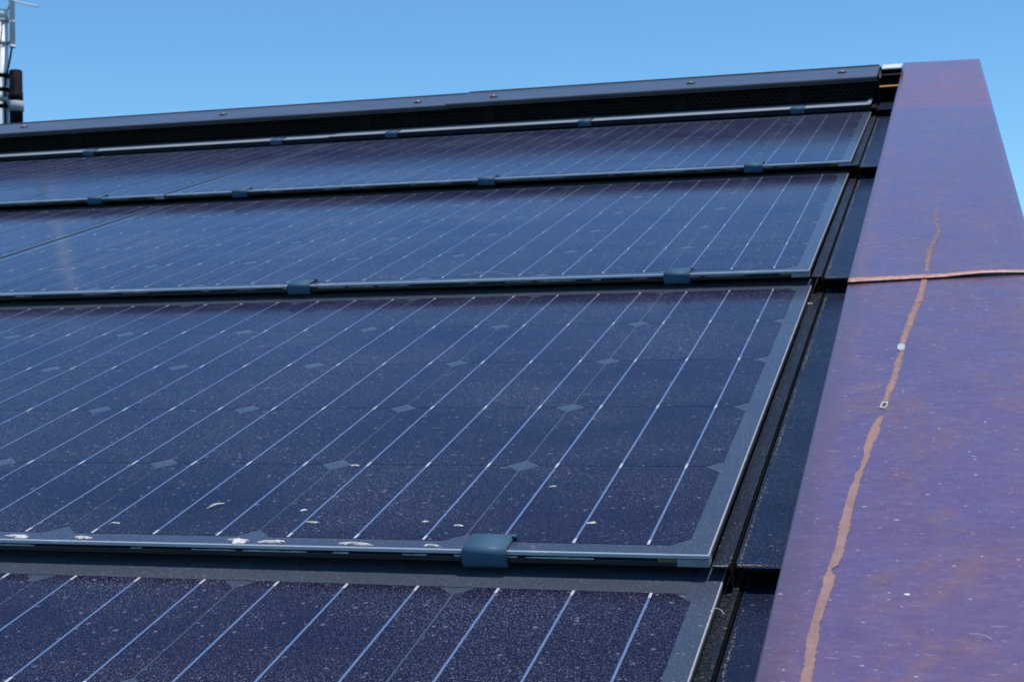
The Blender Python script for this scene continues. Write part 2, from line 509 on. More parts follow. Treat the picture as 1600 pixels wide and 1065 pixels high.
# back slope, in world axes
pr_ = M @ Vector((0, vr + 0.002, deck_plane(vr) + 0.005))
tp = math.tan(PITCH + math.atan(SL))
yb, zb = pr_.y + 8.0, pr_.z - 8.0 * tp
bm = bmesh.new()
prism(bm, [(pr_.y, pr_.z), (yb, zb), (yb, zb - 0.12), (pr_.y, pr_.z - 0.12)], -12.0, 0.235)
back = obj('roof', bm, MAT['deck'], roof=False)
tag(back, kind='structure')
e0 = M @ Vector((0, -3.0, deck_plane(-3.0) - 0.125))
bm = bmesh.new()
yw0, yw1 = e0.y + 0.25, yb - 0.3
prof = [(yw0, 0.0), (yw1, 0.0), (yw1, zb - 0.06), (pr_.y, pr_.z - 0.14), (yw0, e0.z + 0.02)]
prism(bm, prof, -6.3, 0.20)
house = obj('house', bm, MAT['wall'], roof=False)
tag(house, 'pale rendered house body that carries the black solar roof', 'house')

# ------------------------------------------------------------------ solar panels
GL, GR, GB, GT = -8 * S - 0.018, 0.0145, -0.0147, 5 * S + 0.055
T_FRONT, T_MID, T_BACK = 0.0034, 0.0016, 0.0040
HALF, CH = 0.0772, 0.0125

def cell_mesh():
    bm = bmesh.new()
    hx, hy, c = 0.0780, 0.0786, CH
    pts = [(-hx + c, -hy), (hx - c, -hy), (hx, -hy + c), (hx, hy - c), (hx - c, hy), (-hx + c, hy), (-hx, hy - c), (-hx, -hy + c)]
    bot = [bm.verts.new((x, y, -0.0002)) for x, y in pts]
    top = [bm.verts.new((x, y, 0.0003)) for x, y in pts]
    bm.faces.new(top)
    for i in range(8):
        bm.faces.new((bot[i], bot[(i + 1) % 8], top[(i + 1) % 8], top[i]))
    me = bpy.data.meshes.new('solar_cell')
    bm.to_mesh(me); bm.free()
    me.materials.append(MAT['cell'])
    return me

def busbar_mesh():
    """one tinned ribbon running up a string of five cells; paler colour marks its solder ends and paints the glint between two cells"""
    bm = bmesh.new()
    w = 0.00085
    cuts = [(0.0, 0.0075, 1)]
    for j in range(1, 5):
        cuts.append((j * S - 0.0050, j * S + 0.0050, 1))
    cuts.append((5 * S - 0.0085, 5 * S - 0.0010, 1))
    y = 0.0
    segs = []
    for a, b, k in cuts:
        if a > y: segs.append((y, a, 0))
        segs.append((a, b, k)); y = b
    z0, z1 = 0.0003, 0.0006
    for a, b, k in segs:
        ww = w * (1.0 if k == 0 else 1.12)
        vs = [bm.verts.new(p) for p in ((-ww, a, z1), (ww, a, z1), (ww, b, z1), (-ww, b, z1))]
        lo = [bm.verts.new((v.co.x, v.co.y, z0)) for v in vs]
        bm.faces.new(vs).material_index = k
        for i in range(4):
            bm.faces.new((lo[i], lo[(i + 1) % 4], vs[(i + 1) % 4], vs[i])).material_index = k
    me = bpy.data.meshes.new('busbar')
    bm.to_mesh(me); bm.free()
    me.materials.append(MAT['ribbon']); me.materials.append(MAT['solder_glint'])
    return me

def slab(x0, x1, y0, y1, z0, z1, bev=0.0):
    bm = bmesh.new()
    box(bm, x0, x1, y0, y1, z0, z1)
    if bev: bevel(bm, bev, 2)
    return bm

def glass_mesh():
    bm = bmesh.new()
    x0, x1, y0, y1, b = GL, GR, GB, GT, 0.0007
    ring = lambda d, z: [bm.verts.new(p) for p in ((x0 + d, y0 + d, z), (x1 - d, y0 + d, z), (x1 - d, y1 - d, z), (x0 + d, y1 - d, z))]
    r0, r1, r2, r3 = ring(b, -T_FRONT), ring(0, -T_FRONT + b), ring(0, -b), ring(b, 0.0)
    bm.faces.new(r0[::-1]).material_index = 1
    bm.faces.new(r3).material_index = 0
    for a, c in ((r0, r1), (r1, r2), (r2, r3)):
        for i in range(4):
            bm.faces.new((a[i], a[(i + 1) % 4], c[(i + 1) % 4], c[i])).material_index = 1
    me = bpy.data.meshes.new('glass_sheet')
    bm.to_mesh(me); bm.free()
    me.materials.append(MAT['backsheet']); me.materials.append(MAT['glass_edge'])
    return me

CELL, BUS, GLASS = cell_mesh(), busbar_mesh(), glass_mesh()
def mesh_of(bm, name, *mats):
    me = bpy.data.meshes.new(name); bm.to_mesh(me); bm.free()
    for m in mats: me.materials.append(m)
    return me
MID = mesh_of(slab(GL + 0.0016, GR - 0.0016, GB + 0.0014, GT - 0.001, -T_FRONT - T_MID, -T_FRONT - 0.0001), 'interlayer', MAT['interlayer'])
BACK = mesh_of(slab(GL + 0.0003, GR - 0.0003, GB + 0.0005, GT, -T_FRONT - T_MID - T_BACK, -T_FRONT - T_MID - 0.0001, 0.0006), 'back_pane', MAT['back_pane'])
def dirt_line_mesh():
    bm = bmesh.new()
    rnd = random.Random(3)
    x = GL + 0.03
    while x < GR - 0.09:
        l = rnd.uniform(0.008, 0.05)
        t = rnd.uniform(0.0002, 0.00045)
        z = -T_FRONT - T_MID + 0.0002
        k = max(2, int(l / 0.004))
        for i in range(k):
            a, b = x + l * i / k, x + l * (i + 1) / k
            tt = t * rnd.uniform(0.3, 1.5)
            box(bm, a, b, GB - 0.0003, GB + 0.0016, z - tt * 0.2, z + tt)
        x += l + rnd.choice((0.006, 0.02, 0.04, 0.08))
    return mesh_of(bm, 'joint_dirt', MAT['dirt_line'])
DIRTLINE = dirt_line_mesh()
def seal_mesh():
    bm = bmesh.new()
    z0, z1 = -T_FRONT - T_MID - T_BACK + 0.0004, -T_FRONT - 0.0002
    box(bm, GR - 0.021, GR - 0.0002, GB + 0.0002, GB + 0.012, z0, z1, 0)
    box(bm, GR - 0.034, GR - 0.0212, GB + 0.0004, GB + 0.012, z0 + 0.0028, z1, 1)
    return mesh_of(bm, 'edge_seal', MAT['seal'], MAT['seal_yellow'])
SEAL = seal_mesh()

STRIP = mesh_of(slab(GL + 0.020, -0.006, 5 * S - 0.0006, GT - 0.004, -0.0003, 0.0004), 'cover_strip', MAT['strip'])
JOINT_STRIP = mesh_of(slab(GL - 0.0045, GL + 0.0011, GB + 0.0015, GT, -0.0088, 0.0007), 'joint_shade_strip', MAT['joint_dark'])  # dark strip added over the lit glass edges so the joint looks shaded
ROW_OFF = {0: (0.0082, -P - 0.0049, -H + 0.0013), 1: (0, 0, 0), 2: (-0.0020, P + 0.0019, H - 0.0005),
           3: (0.0021, 2 * P - 0.0053, 2 * H + 0.0017)}
NEXT = -1.3000
panels = {}
def solar_panel(row, col, label):
    o = ROW_OFF[row]
    p = empty('solar_panel', label, 'solar panel', (o[0] + NEXT * col, o[1], o[2]), 'shingled rows of solar panels on the roof')
    place('glass_sheet', GLASS, p)
    place('interlayer', MID, p)
    place('back_pane', BACK, p)
    d = place('joint_dirt', DIRTLINE, p)
    d['kind'] = 'stuff'
    place('edge_seal', SEAL, p)
    place('cover_strip', STRIP, p)
    place('joint_shade_strip', JOINT_STRIP, p)
    for i in range(8):
        for j in range(5):
            place('solar_cell', CELL, p, (-(i + 0.5) * S, (j + 0.5) * S, 0))
    for i in range(8):
        for off in (0.028, 0.079, 0.130):
            place('busbar', BUS, p, (-(i * S + off), 0, 0))
    panels[(row, col)] = p
    return p

solar_panel(0, 0, 'nearest solar panel, below the large blue clip, cut off by the bottom of the photo')
solar_panel(1, 0, 'big dusty navy solar panel in the second row up, pale crusts along its lower edge')
solar_panel(1, 1, 'second row solar panel just past the left picture edge, left of the big panel')
solar_panel(2, 0, 'solar panel in the third row up, beside the copper seam, reflecting blue sky')
solar_panel(2, 1, 'sliver of third row solar panel at the left picture edge, beyond the slanting joint')
solar_panel(3, 0, 'far solar panel in the topmost row on the right, just below the vented ridge')
solar_panel(3, 1, 'far solar panel in the topmost row on the left, left of the slanting joint')

# ------------------------------------------------------------------ filler plates under the ridge
BASE0 = 3 * H
def filler(u0, u1, label, dn=0.0):
    p = empty('filler_plate', label, 'filler plate', (0, V_E, 3 * H + dn), 'filler plates under the ridge vent')
    bm = bmesh.new()
    # top skin with a slightly rounded nose
    prism(bm, [(GB + 0.001, -0.0012), (GB, -0.0006), (GB + 0.0006, 0.0), (0.30, 0.0), (0.30, -0.0012)], u0, u1)
    obj('top_skin', bm, MAT['filler'], p)
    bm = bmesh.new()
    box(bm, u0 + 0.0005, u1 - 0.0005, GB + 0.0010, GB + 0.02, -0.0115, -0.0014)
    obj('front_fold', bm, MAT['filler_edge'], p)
    return p
fr = filler(-1.2855, 0.0145, 'long grey filler strip under the right part of the ridge vent, ends beside the copper')
bm = bmesh.new()
prism(bm, offset_strip([(GB + 0.004, 0.0005), (GB + 0.05, 0.0030), (GB + 0.09, 0.0040)], 0.0012), 0.0085, 0.0165)
obj('curled_corner', bm, MAT['filler'], fr)
filler(-2.5885, -1.2890, 'grey filler strip under the ridge vent on the left, slightly lower than its neighbour', -0.0016)

bm = bmesh.new()
box(bm, -2.75, 0.0700, V_E + 0.047, V_E + 0.20, deck_plane(V_E) - 0.02, BASE0 - 0.0145)  # black block added so no sky shows through below the filler strips
tag(obj('sky_blocker', bm, MAT['void']), 'black batten added to shut out sky in the gap below the grey filler strips', 'blocker')

# ------------------------------------------------------------------ clips (steel hooks)
def clip_mesh():
    bm = bmesh.new()
    zt, zb = 0.0014, -0.0122
    yf = GB - 0.0020
    path = [(0.0090, zt), (0.000, zt), (yf + 0.0042, zt)]
    for k in range(1, 6):
        a = math.pi / 2 + k * math.pi / 2 / 5
        path.append((yf + 0.0042 + 0.0042 * math.cos(a), zt - 0.0042 + 0.0042 * math.sin(a)))
    path.append((yf, zb + 0.0036))
    for k in range(1, 5):
        a = math.pi + k * math.pi / 2 / 4
        path.append((yf + 0.0036 + 0.0036 * math.cos(a), zb + 0.0036 + 0.0036 * math.sin(a)))
    path.append((0.030, zb))
    out = offset_strip(path, 0.0014)
    prism(bm, out, -0.0158, 0.0158)
    bmesh.ops.bevel(bm, geom=[e for e in bm.edges if abs(e.verts[0].co.x - e.verts[1].co.x) < 1e-6 and len(e.link_faces) == 2 and
                              any(abs(f.normal.x) > 0.9 for f in e.link_faces)], offset=0.0005, segments=2, affect='EDGES')
    me = mesh_of(bm, 'hook', MAT['clip'])
    for poly in me.polygons: poly.use_smooth = abs(poly.normal.x) < 0.5
    return me
HOOK = clip_mesh()
def tab_mesh():
    # the small sprung tongue at the right end of the hook
    bm = bmesh.new()
    prism(bm, offset_strip([(0.0085, 0.0014), (0.0060, 0.0026), (0.0015, 0.0032)], 0.0009), 0.0148, 0.0175)
    return mesh_of(bm, 'spring_tongue', MAT['clip'])
TAB = tab_mesh()
def clip(row, u, label, dn=0.0):
    if row == 4:
        at = (u, V_E, 3 * H + dn)
    else:
        o = ROW_OFF[row]; at = (u, o[1], o[2])
    c = empty('panel_clip', label, 'panel clip', at, 'blue grey clips along the lower panel edges')
    place('hook', HOOK, c)
    place('spring_tongue', TAB, c)
    return c
clip(1, -0.1372, 'largest and nearest blue steel clip, on the pale lower edge of the big front panel')
clip(2, -0.1445, 'blue clip on the right of the second lowest glass edge, left of the copper seam')
clip(2, -0.6385, 'blue clip on the second lowest glass edge, on the left half of the photo')
clip(3, -0.1475, 'blue clip at the right end of the third glass edge up, near the copper sheet')
clip(3, -0.6300, 'blue clip in the middle of the third glass edge up')
clip(3, -1.1220, 'blue clip on the third glass edge up, just right of the slanting panel joint')
clip(3, -1.4350, 'blue clip on the third glass edge up, left of the slanting panel joint')
clip(4, -0.1450, 'tiny clip on the grey filler strip below the ridge, nearest the copper')
clip(4, -0.6380, 'tiny clip on the grey filler strip below the ridge, right of the middle')
clip(4, -1.1220, 'tiny clip on the grey filler strip, just right of the joint between the two strips')
clip(4, -1.4280, 'tiny clip on the left grey filler strip, just left of the joint', -0.0016)
clip(4, -1.9600, 'leftmost tiny clip on the grey filler strip, below the mast', -0.0016)

# ------------------------------------------------------------------ verge flashing: one stepped piece of sheet per row
def verge_piece(at, length, label):
    p = empty('verge_flashing', label, 'flashing', at, 'stepped black flashings beside the copper')
    y0, y1 = -0.0135, length
    # channel strip next to the glass, with its front edge turned up a little
    bm = bmesh.new()
    prism(bm, offset_strip([(y0 - 0.0005, -0.0085), (y0 + 0.003, -0.0098), (y0 + 0.012, -0.0105), (y1, -0.0105)], 0.0010), 0.0150, 0.0265)
    obj('channel_strip', bm, MAT['channel'], p)
    bm = bmesh.new()
    box(bm, 0.0266, 0.0276, y0 + 0.003, y1, -0.030, -0.0120)
    obj('groove_web', bm, MAT['void'], p)
    # outer plate reaching under the copper, its left edge folded up into a low bead
    bm = bmesh.new()
    y2 = 0.0015
    prism(bm, offset_strip([(y2, -0.0170), (y2 - 0.0006, -0.0148), (y2 + 0.002, -0.0140), (y1, -0.0140)], 0.0010), 0.0296, 0.200)
    obj('cover_plate', bm, MAT['flash'], p)
    bm = bmesh.new()
    prism(bm, [(y2 + 0.001, -0.0141), (y2 + 0.001, -0.0128), (y1, -0.0128), (y1, -0.0141)], 0.0290, 0.0303)
    obj('folded_bead', bm, MAT['flash'], p)
    return p
names = {0: 'lowest black flashing piece between the nearest panel and the copper sheet',
         1: 'long black flashing piece between the big front panel and the copper sheet',
         2: 'black flashing piece beside the copper sheet, just above its seam',
         3: 'short black flashing piece beside the upper part of the copper sheet'}
for r in range(4):
    o = ROW_OFF[r]
    verge_piece((o[0] * 0.6, o[1], o[2]), P + 0.03, names[r])
verge_piece((0.0, V_E, 3 * H), 0.15, 'topmost stub of black flashing beside the end of the ridge cap')

# grit that has gathered along the groove and on the turned-up front edges
bm = bmesh.new()
rnd = random.Random(11)
def grain(bm, c, r):
    a = rnd.uniform(0, 6.28)
    vs = [bm.verts.new((c[0] + r * math.cos(a + k * 2.094) * rnd.uniform(0.7, 1.3), c[1] + r * math.sin(a + k * 2.094) * rnd.uniform(0.7, 1.6), c[2])) for k in range(3)]
    t = bm.verts.new((c[0], c[1], c[2] + r * rnd.uniform(0.5, 1.0)))
    for i in range(3):
        bm.faces.new((vs[i], vs[(i + 1) % 3], t))
for r in range(4):
    o = ROW_OFF[r]
    for _ in range(1500):
        y = rnd.uniform(0.0, P - 0.02)
        dens = 0.55 + 0.45 * math.sin(y * 37 + r) * math.sin(y * 11 + 2 * r)
        if rnd.random() > dens: continue
        grain(bm, (o[0] * 0.6 + rnd.gauss(0.0312, 0.0007), o[1] + y, o[2] - 0.0134), rnd.uniform(0.0002, 0.00065))
    for _ in range(160):
        grain(bm, (o[0] * 0.6 + rnd.uniform(0.0160, 0.0262), o[1] + rnd.uniform(0.0, P - 0.02), o[2] - 0.0100), rnd.uniform(0.0002, 0.0006))
    for _ in range(160):
        grain(bm, (o[0] * 0.6 + 0.0158 + 0.0100 * rnd.random() ** 0.6, o[1] - 0.0135 + abs(rnd.gauss(0, 0.0012)), o[2] - 0.0085), rnd.uniform(0.0003, 0.0007))
    for _ in range(150):
        grain(bm, (o[0] * 0.6 + 0.0300 + abs(rnd.gauss(0, 0.010)), o[1] + 0.0015 + abs(rnd.gauss(0, 0.0010)), o[2] - 0.0136), rnd.uniform(0.0003, 0.0006))
tag(obj('grit', bm, MAT['dirt']), 'pale grit gathered along the groove of the black flashings', 'grit', kind='stuff')

# ------------------------------------------------------------------ ridge: vent, cap, end pieces
VV = V_E + 0.082
BASE = 3 * H
def vent():
    p = empty('ridge_vent', 'black perforated vent strip between filler strips and ridge cap', 'ridge vent', (0, VV, BASE))
    bm = bmesh.new()
    z0, z1 = 0.0005, 0.052
    u0, u1 = -2.75, 0.0275
    rows, pitch = 6, 0.0125
    n = int((u1 - u0) / pitch)
    pitch = (u1 - u0) / n
    cache = {}
    def V(x, z):
        k = (round(x, 5), round(z, 5))
        if k not in cache: cache[k] = bm.verts.new((x, 0, z))
        return cache[k]
    zs = [z0]
    rh = (z1 - z0) / rows
    for r in range(rows):
        za, zb_ = z0 + r * rh, z0 + (r + 1) * rh
        sh = 0.0 if r % 2 == 0 else pitch / 2
        for c in range(n - 1):
            a = u0 + c * pitch + sh
            b = a + pitch
            ha, hb = a + pitch * 0.22, b - pitch * 0.22
            hz0, hz1 = za + rh * 0.28, zb_ - rh * 0.28
            o4 = [V(a, za), V(b, za), V(b, zb_), V(a, zb_)]
            i4 = [V(ha, hz0), V(hb, hz0), V(hb, hz1), V(ha, hz1)]
            for k in range(4):
                try: bm.faces.new((o4[k], o4[(k + 1) % 4], i4[(k + 1) % 4], i4[k]))
                except ValueError: pass
    obj('perforated_sheet', bm, MAT['mesh'], p)
    bm = bmesh.new()
    box(bm, u0, u1 + 0.004, 0.010, 0.030, -0.05, 0.050)
    obj('vent_core', bm, MAT['void'], p)
    for u in (-2.05, -1.226, -1.099, -0.901, -0.429, -0.16):
        bm = bmesh.new()
        box(bm, u - 0.016, u + 0.016, -0.0022, -0.0004, 0.004, 0.050)
        obj('blank_tab', bevel(bm, 0.0004, 1), MAT['mesh'], p)
    return p
vent()

def ridge_cap(u0, u1, label, lift, screws, group='two lengths of ridge cap'):
    p = empty('ridge_capping', label, 'ridge capping', (0, V_E + 0.05, BASE), group)
    yb_, zf, zb_ = 0.20, 0.0530, 0.0622
    bm = bmesh.new()
    t = 0.0016
    path = [(0.0016, zf + lift - 0.0006), (0.010, zf + lift + 0.0004), (yb_, zb_ + lift)]
    prism(bm, offset_strip(path, t), u0, u1)
    obj('top_sheet', bm, MAT['cap'], p)
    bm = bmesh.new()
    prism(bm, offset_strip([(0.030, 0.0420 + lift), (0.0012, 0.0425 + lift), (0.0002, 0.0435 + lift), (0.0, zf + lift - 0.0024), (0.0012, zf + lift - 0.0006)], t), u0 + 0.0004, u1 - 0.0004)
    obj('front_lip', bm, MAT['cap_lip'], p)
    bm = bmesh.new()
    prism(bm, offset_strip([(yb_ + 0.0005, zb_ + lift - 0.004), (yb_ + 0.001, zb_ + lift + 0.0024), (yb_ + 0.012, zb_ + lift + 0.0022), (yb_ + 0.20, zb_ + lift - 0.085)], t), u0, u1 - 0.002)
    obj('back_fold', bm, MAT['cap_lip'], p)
    for (u, v) in screws:
        z = zf + lift + (zb_ - zf) * v / yb_ + 0.0008
        bm = bmesh.new()
        tube(bm, (u, v, z - 0.0005), (u, v, z + 0.0022), 0.0105, 0.0100, 20)
        w = obj('washer', bm, MAT['washer'], p)
        bm = bmesh.new()
        bmesh.ops.create_uvsphere(bm, u_segments=16, v_segments=8, radius=1.0)
        for v_ in bm.verts:
            v_.co = Vector((u + v_.co.x * 0.0052, v + v_.co.y * 0.0052, z + 0.002 + max(-0.2, v_.co.z) * 0.0040))
        s = obj('screw', bm, MAT['screw'], w, smooth=True)
    return p
ridge_cap(-1.000, 0.0285, 'dark grey ridge cap on the right, overlapping its neighbour, three screws in its top', 0.0022,
          [(-0.897, 0.075), (-0.4073, 0.085), (-0.0545, 0.105)])
ridge_cap(-2.75, -0.9900, 'dark grey ridge cap on the left, running towards the mast, three screws in its top', 0.0,
          [(-2.255, 0.105), (-1.643, 0.090), (-1.098, 0.080)])

def ridge_end():
    p = empty('ridge_end', 'black ridge end with white and copper strips between ridge cap and copper sheet', 'ridge end', (0, V_E + 0.2, 0))
    bm = bmesh.new()
    box(bm, 0.0200, 0.0782, 0.0, 0.10, -0.02, 0.1150)
    obj('end_board', bm, MAT['void'], p)
    bm = bmesh.new()
    box(bm, 0.0340, 0.0785, -0.010, 0.11, 0.1152, 0.1185)
    obj('top_strip', bevel(bm, 0.0006, 1), MAT['white_metal'], p)
    bm = bmesh.new()
    box(bm, 0.0345, 0.0785, -0.006, -0.0005, 0.1018, 0.1040)
    obj('middle_strip', bm, MAT['grey_metal'], p)
    bm = bmesh.new()
    prism(bm, offset_strip([(-0.034, 0.0770), (-0.006, 0.0790), (-0.0006, 0.0790)], 0.0016), 0.0190, 0.0780)
    obj('copper_strip', bm, MAT['glint_copper'], p)
    bm = bmesh.new()
    prism(bm, offset_strip([(-0.040, 0.098), (-0.005, 0.112), (-0.004, 0.118)], 0.0014), 0.0288, 0.0330)
    obj('cap_stop', bm, MAT['cap_lip'], p)
ridge_end()

# ------------------------------------------------------------------ copper verge sheets
N0 = 0.040
def cn(v): return N0 + SL * v
def right_u(v):
    pts = [(-0.6, 0.2494), (2.96, 0.2600)]
    for (a, ua), (b, ub) in zip(pts[:-1], pts[1:]):
        if v <= b: return ua + (ub - ua) * (v - a) / (b - a)
    return pts[-1][1]
def left_u(v): return 0.0735 + 0.0050 * max(0, (v - 0.6) / 2.4) - 0.0016 * max(0.0, 1 - abs(v - 0.6))
def v_skew(u, v0, v1): return v0 + (v1 - v0) * (u - 0.0735) / (0.2397 - 0.0735)

copper = empty('copper_verge', 'wide purple oxidised copper sheeting along the right edge of the roof', 'copper verge', (0, 0, 0))
def copper_sheet(va0, va1, vb0, vb1, lift, label, rows=30, cols=10, curl=None):
    """top face with folded-down flanges left and right; va at the left end, vb at the right end"""
    bm = bmesh.new()
    rnd = random.Random(int(abs(va0) * 1000) + 5)
    grid = []
    for r in range(rows + 1):
        line = []
        f = r / rows
        for c in range(cols + 1):
            g_ = c / cols
            v = (va0 * (1 - g_) + vb0 * g_) * (1 - f) + (va1 * (1 - g_) + vb1 * g_) * f
            u = left_u(v) * (1 - g_) + right_u(v) * g_
            z = cn(v) + lift + 0.0007 * math.sin(v * 3.1 + 1) * math.sin(g_ * math.pi)
            if curl and r <= 1:
                z += curl(g_) * (1.0 if r == 0 else 0.25)
            line.append(bm.verts.new((u, v, z)))
        grid.append(line)
    for r in range(rows):
        for c in range(cols):
            bm.faces.new((grid[r][c], grid[r][c + 1], grid[r + 1][c + 1], grid[r + 1][c])).smooth = True
    # flanges
    for c, sgn in ((0, -1), (cols, 1)):
        prev = None
        for r in range(rows + 1):
            a = grid[r][c]
            b = bm.verts.new((a.co.x + sgn * 0.0012, a.co.y, a.co.z - 0.0016))
            d = bm.verts.new((a.co.x + sgn * 0.0012, a.co.y, a.co.z - (0.030 if sgn < 0 else 0.14)))
            if prev:
                for q0, q1 in zip(prev[:-1], prev[1:]):
                    pass
                quads = [(prev[0], a, b, prev[1]), (prev[1], b, d, prev[2])]
                for qd in quads:
                    f = bm.faces.new(qd if sgn > 0 else qd[::-1])
            prev = (a, b, d)
    # end flange at the ridge
    line = grid[rows]
    low = [bm.verts.new((w.co.x, w.co.y + 0.0012, w.co.z - 0.05)) for w in line]
    for c in range(cols):
        bm.faces.new((line[c + 1], line[c], low[c], low[c + 1]))
    bmesh.ops.recalc_face_normals(bm, faces=list(bm.faces))
    o = obj('copper_sheet', bm, MAT['copper'], copper)
    o['label'] = label
    return o
copper_sheet(-0.60, 0.600, -0.60, 0.623, -0.0016, 'lower copper sheet with the long brown residue stripe')
def curl(g_):
    return 0.0010 + 0.0016 * max(0.0, math.sin((g_ - 0.52) * math.pi / 0.40)) if 0.52 < g_ < 0.92 else 0.0010
copper_sheet(0.569, 2.9743, 0.592, 2.9422, 0.0, 'upper copper sheet with a reddish zone near its top end', 44, 24, curl)

# bare metal along the lap: a narrow rolled lip, tight on the left and gaping on the right
def lap_lip():
    bm = bmesh.new()
    rnd = random.Random(5)
    n = 60
    rings = []
    for i in range(n + 1):
        g_ = i / n
        v = 0.569 + 0.023 * g_
        u = left_u(v) - 0.0006 + (right_u(v) - left_u(v) + 0.0012) * g_
        z = cn(v) + curl(g_)
        w = 0.0170 * (1 - 0.62 * g_) * rnd.uniform(0.88, 1.1)
        ring = [(v + w, z - 0.00005 + 0.0004), (v + w * 0.45, z + 0.0005 + 0.0003 * rnd.random()), (v + w * 0.1, z + 0.0006), (v - 0.0012, z + 0.0003), (v - 0.0022 - 0.0008 * rnd.random(), z - 0.0006), (v - 0.0012, z - 0.0012), (v + 0.002, z - 0.0006)]
        rings.append([bm.verts.new((u, y, zz)) for y, zz in ring])
    k = len(rings[0])
    for a, b in zip(rings[:-1], rings[1:]):
        for j in range(k):
            bm.faces.new((a[j], a[(j + 1) % k], b[(j + 1) % k], b[j])).smooth = True
    bm.faces.new(rings[0]); bm.faces.new(rings[-1][::-1])
    bmesh.ops.recalc_face_normals(bm, faces=list(bm.faces))
    o = obj('lap_lip', bm, MAT['raw_copper'], copper)
    return o
lap_lip()

# ---- residue stripe: outline converted from its place on the sheet
CAM_R = (right, -up, fwd)
def on_copper(x, y, extra=0.0):
    d = right * ((x - 835.512) / 2271.676) - up * ((y - 527.751) / 2271.676) + fwd
    k = (N0 + extra + SL * pos.y - pos.z) / (d.z - SL * d.y)
    return pos + d * k
def on_row(x, y, row, extra=0.0):
    d = right * ((x - 835.512) / 2271.676) - up * ((y - 527.751) / 2271.676) + fwd
    k = (ROW_OFF[row][2] + extra - pos.z) / d.z
    return pos + d * k
STRIPE = [
    [(325, 1463, 1469), (335, 1458, 1468), (350, 1459, 1467), (362, 1464, 1470), (370, 1458, 1468), (378, 1455, 1463), (390, 1448, 1460), (410, 1445, 1454), (428, 1443, 1452)],
    [(436, 1440, 1449), (445, 1438, 1448), (470, 1429, 1442), (490, 1420, 1433), (510, 1413, 1426), (525, 1407, 1420), (535, 1405, 1416), (550, 1405, 1413), (562, 1398, 1410), (580, 1394, 1406), (600, 1387, 1401), (615, 1382, 1393), (630, 1378, 1388)],
    [(650, 1374, 1382), (657, 1367, 1378), (665, 1361, 1376), (680, 1355, 1373), (695, 1350, 1365), (703, 1349, 1361), (712, 1350, 1359), (720, 1346, 1355), (733, 1342, 1350), (740, 1335, 1348), (748, 1334, 1345), (760, 1329, 1342), (775, 1323, 1338), (790, 1319, 1334), (805, 1316, 1331), (820, 1311, 1328), (835, 1308, 1324), (850, 1306, 1321), (870, 1299, 1316), (883, 1295, 1309), (888, 1293, 1300), (896, 1290, 1300), (899, 1288, 1306), (925, 1281, 1298), (950, 1273, 1290), (975, 1266, 1281), (1000, 1259, 1279), (1020, 1258, 1275), (1040, 1255, 1273), (1075, 1247, 1266), (1140, 1230, 1250)],
]
rnd = random.Random(9)
for k, part in enumerate(STRIPE):
    bm = bmesh.new()
    prev = None
    lift = 0.0005 if k == 0 else -0.0011
    dense = []
    for (y0, l0, r0), (y1, l1, r1) in zip(part[:-1], part[1:]):
        m_ = max(1, int((y1 - y0) / 4))
        for i in range(m_):
            f = i / m_
            dense.append((y0 + (y1 - y0) * f, l0 + (l1 - l0) * f + rnd.uniform(-0.9, 0.9), r0 + (r1 - r0) * f + rnd.uniform(-0.9, 0.9)))
    dense.append(part[-1])
    cover = []
    for (y, l, r) in dense:
        w_ = r - l
        a, b = on_copper(l - 0.16 * w_, y, lift), on_copper(r + 0.16 * w_, y, lift)
        cur = []
        for f, cv in ((0.0, 0.0), (0.2, 0.75), (0.5, 1.0), (0.8, 0.75), (1.0, 0.0)):
            cur.append(bm.verts.new(a + (b - a) * f + Vector((0, 0, 0.00025 if 0 < f < 1 else -0.0001))))
            fade = (0.42 + 0.30 * min(1.0, (y - 325) / 90.0)) if k == 0 else (0.80 if k == 1 else 1.0)
            cover.append(cv * fade)
        if prev:
            for j in range(4):
                bm.faces.new((prev[j], cur[j], cur[j + 1], prev[j + 1]))
        prev = cur
    bmesh.ops.recalc_face_normals(bm, faces=list(bm.faces))
    o = obj('residue_stripe', bm, MAT['residue'], copper)
    att = o.data.attributes.new('cover', 'FLOAT', 'POINT')
    for i_, cv in enumerate(cover):
        att.data[i_].value = cv

# two scraps of sticker on the stripe
def sticker(corners, label, frame=False):
    bm = bmesh.new()
    pts = [on_copper(x, y, -0.0005) for x, y in corners]
    hi = [bm.verts.new(p + Vector((0, 0, 0.0004))) for p in pts]
    lo = [bm.verts.new(p - Vector((0, 0, 0.0010))) for p in pts]
    c = sum(pts, Vector()) / len(pts)
    k = len(pts)
    if frame:
        inn = [bm.verts.new(c + (p - c) * 0.62 + Vector((0, 0, 0.0004))) for p in pts]
        low = [bm.verts.new(c + (p - c) * 0.62 - Vector((0, 0, 0.0010))) for p in pts]
        for i in range(k):
            bm.faces.new((hi[i], hi[(i + 1) % k], inn[(i + 1) % k], inn[i])).material_index = 1
            bm.faces.new((inn[i], inn[(i + 1) % k], low[(i + 1) % k], low[i])).material_index = 1
    else:
        bm.faces.new(hi)
    for i in range(k):
        bm.faces.new((lo[i], lo[(i + 1) % k], hi[(i + 1) % k], hi[i]))
    bmesh.ops.recalc_face_normals(bm, faces=list(bm.faces))
    return tag(obj('sticker_scrap', bm, [MAT['sticker'], MAT['sticker_rim']]), label, 'sticker')
sticker([(1402, 545), (1403, 538), (1410, 537), (1414, 540), (1413, 546), (1407, 548)], 'small white square sticker on the copper stripe below the seam')
sticker([(1374, 637), (1378, 628), (1388, 628), (1387, 633), (1383, 638)], 'worn square outline of a sticker where the copper stripe breaks off', True)
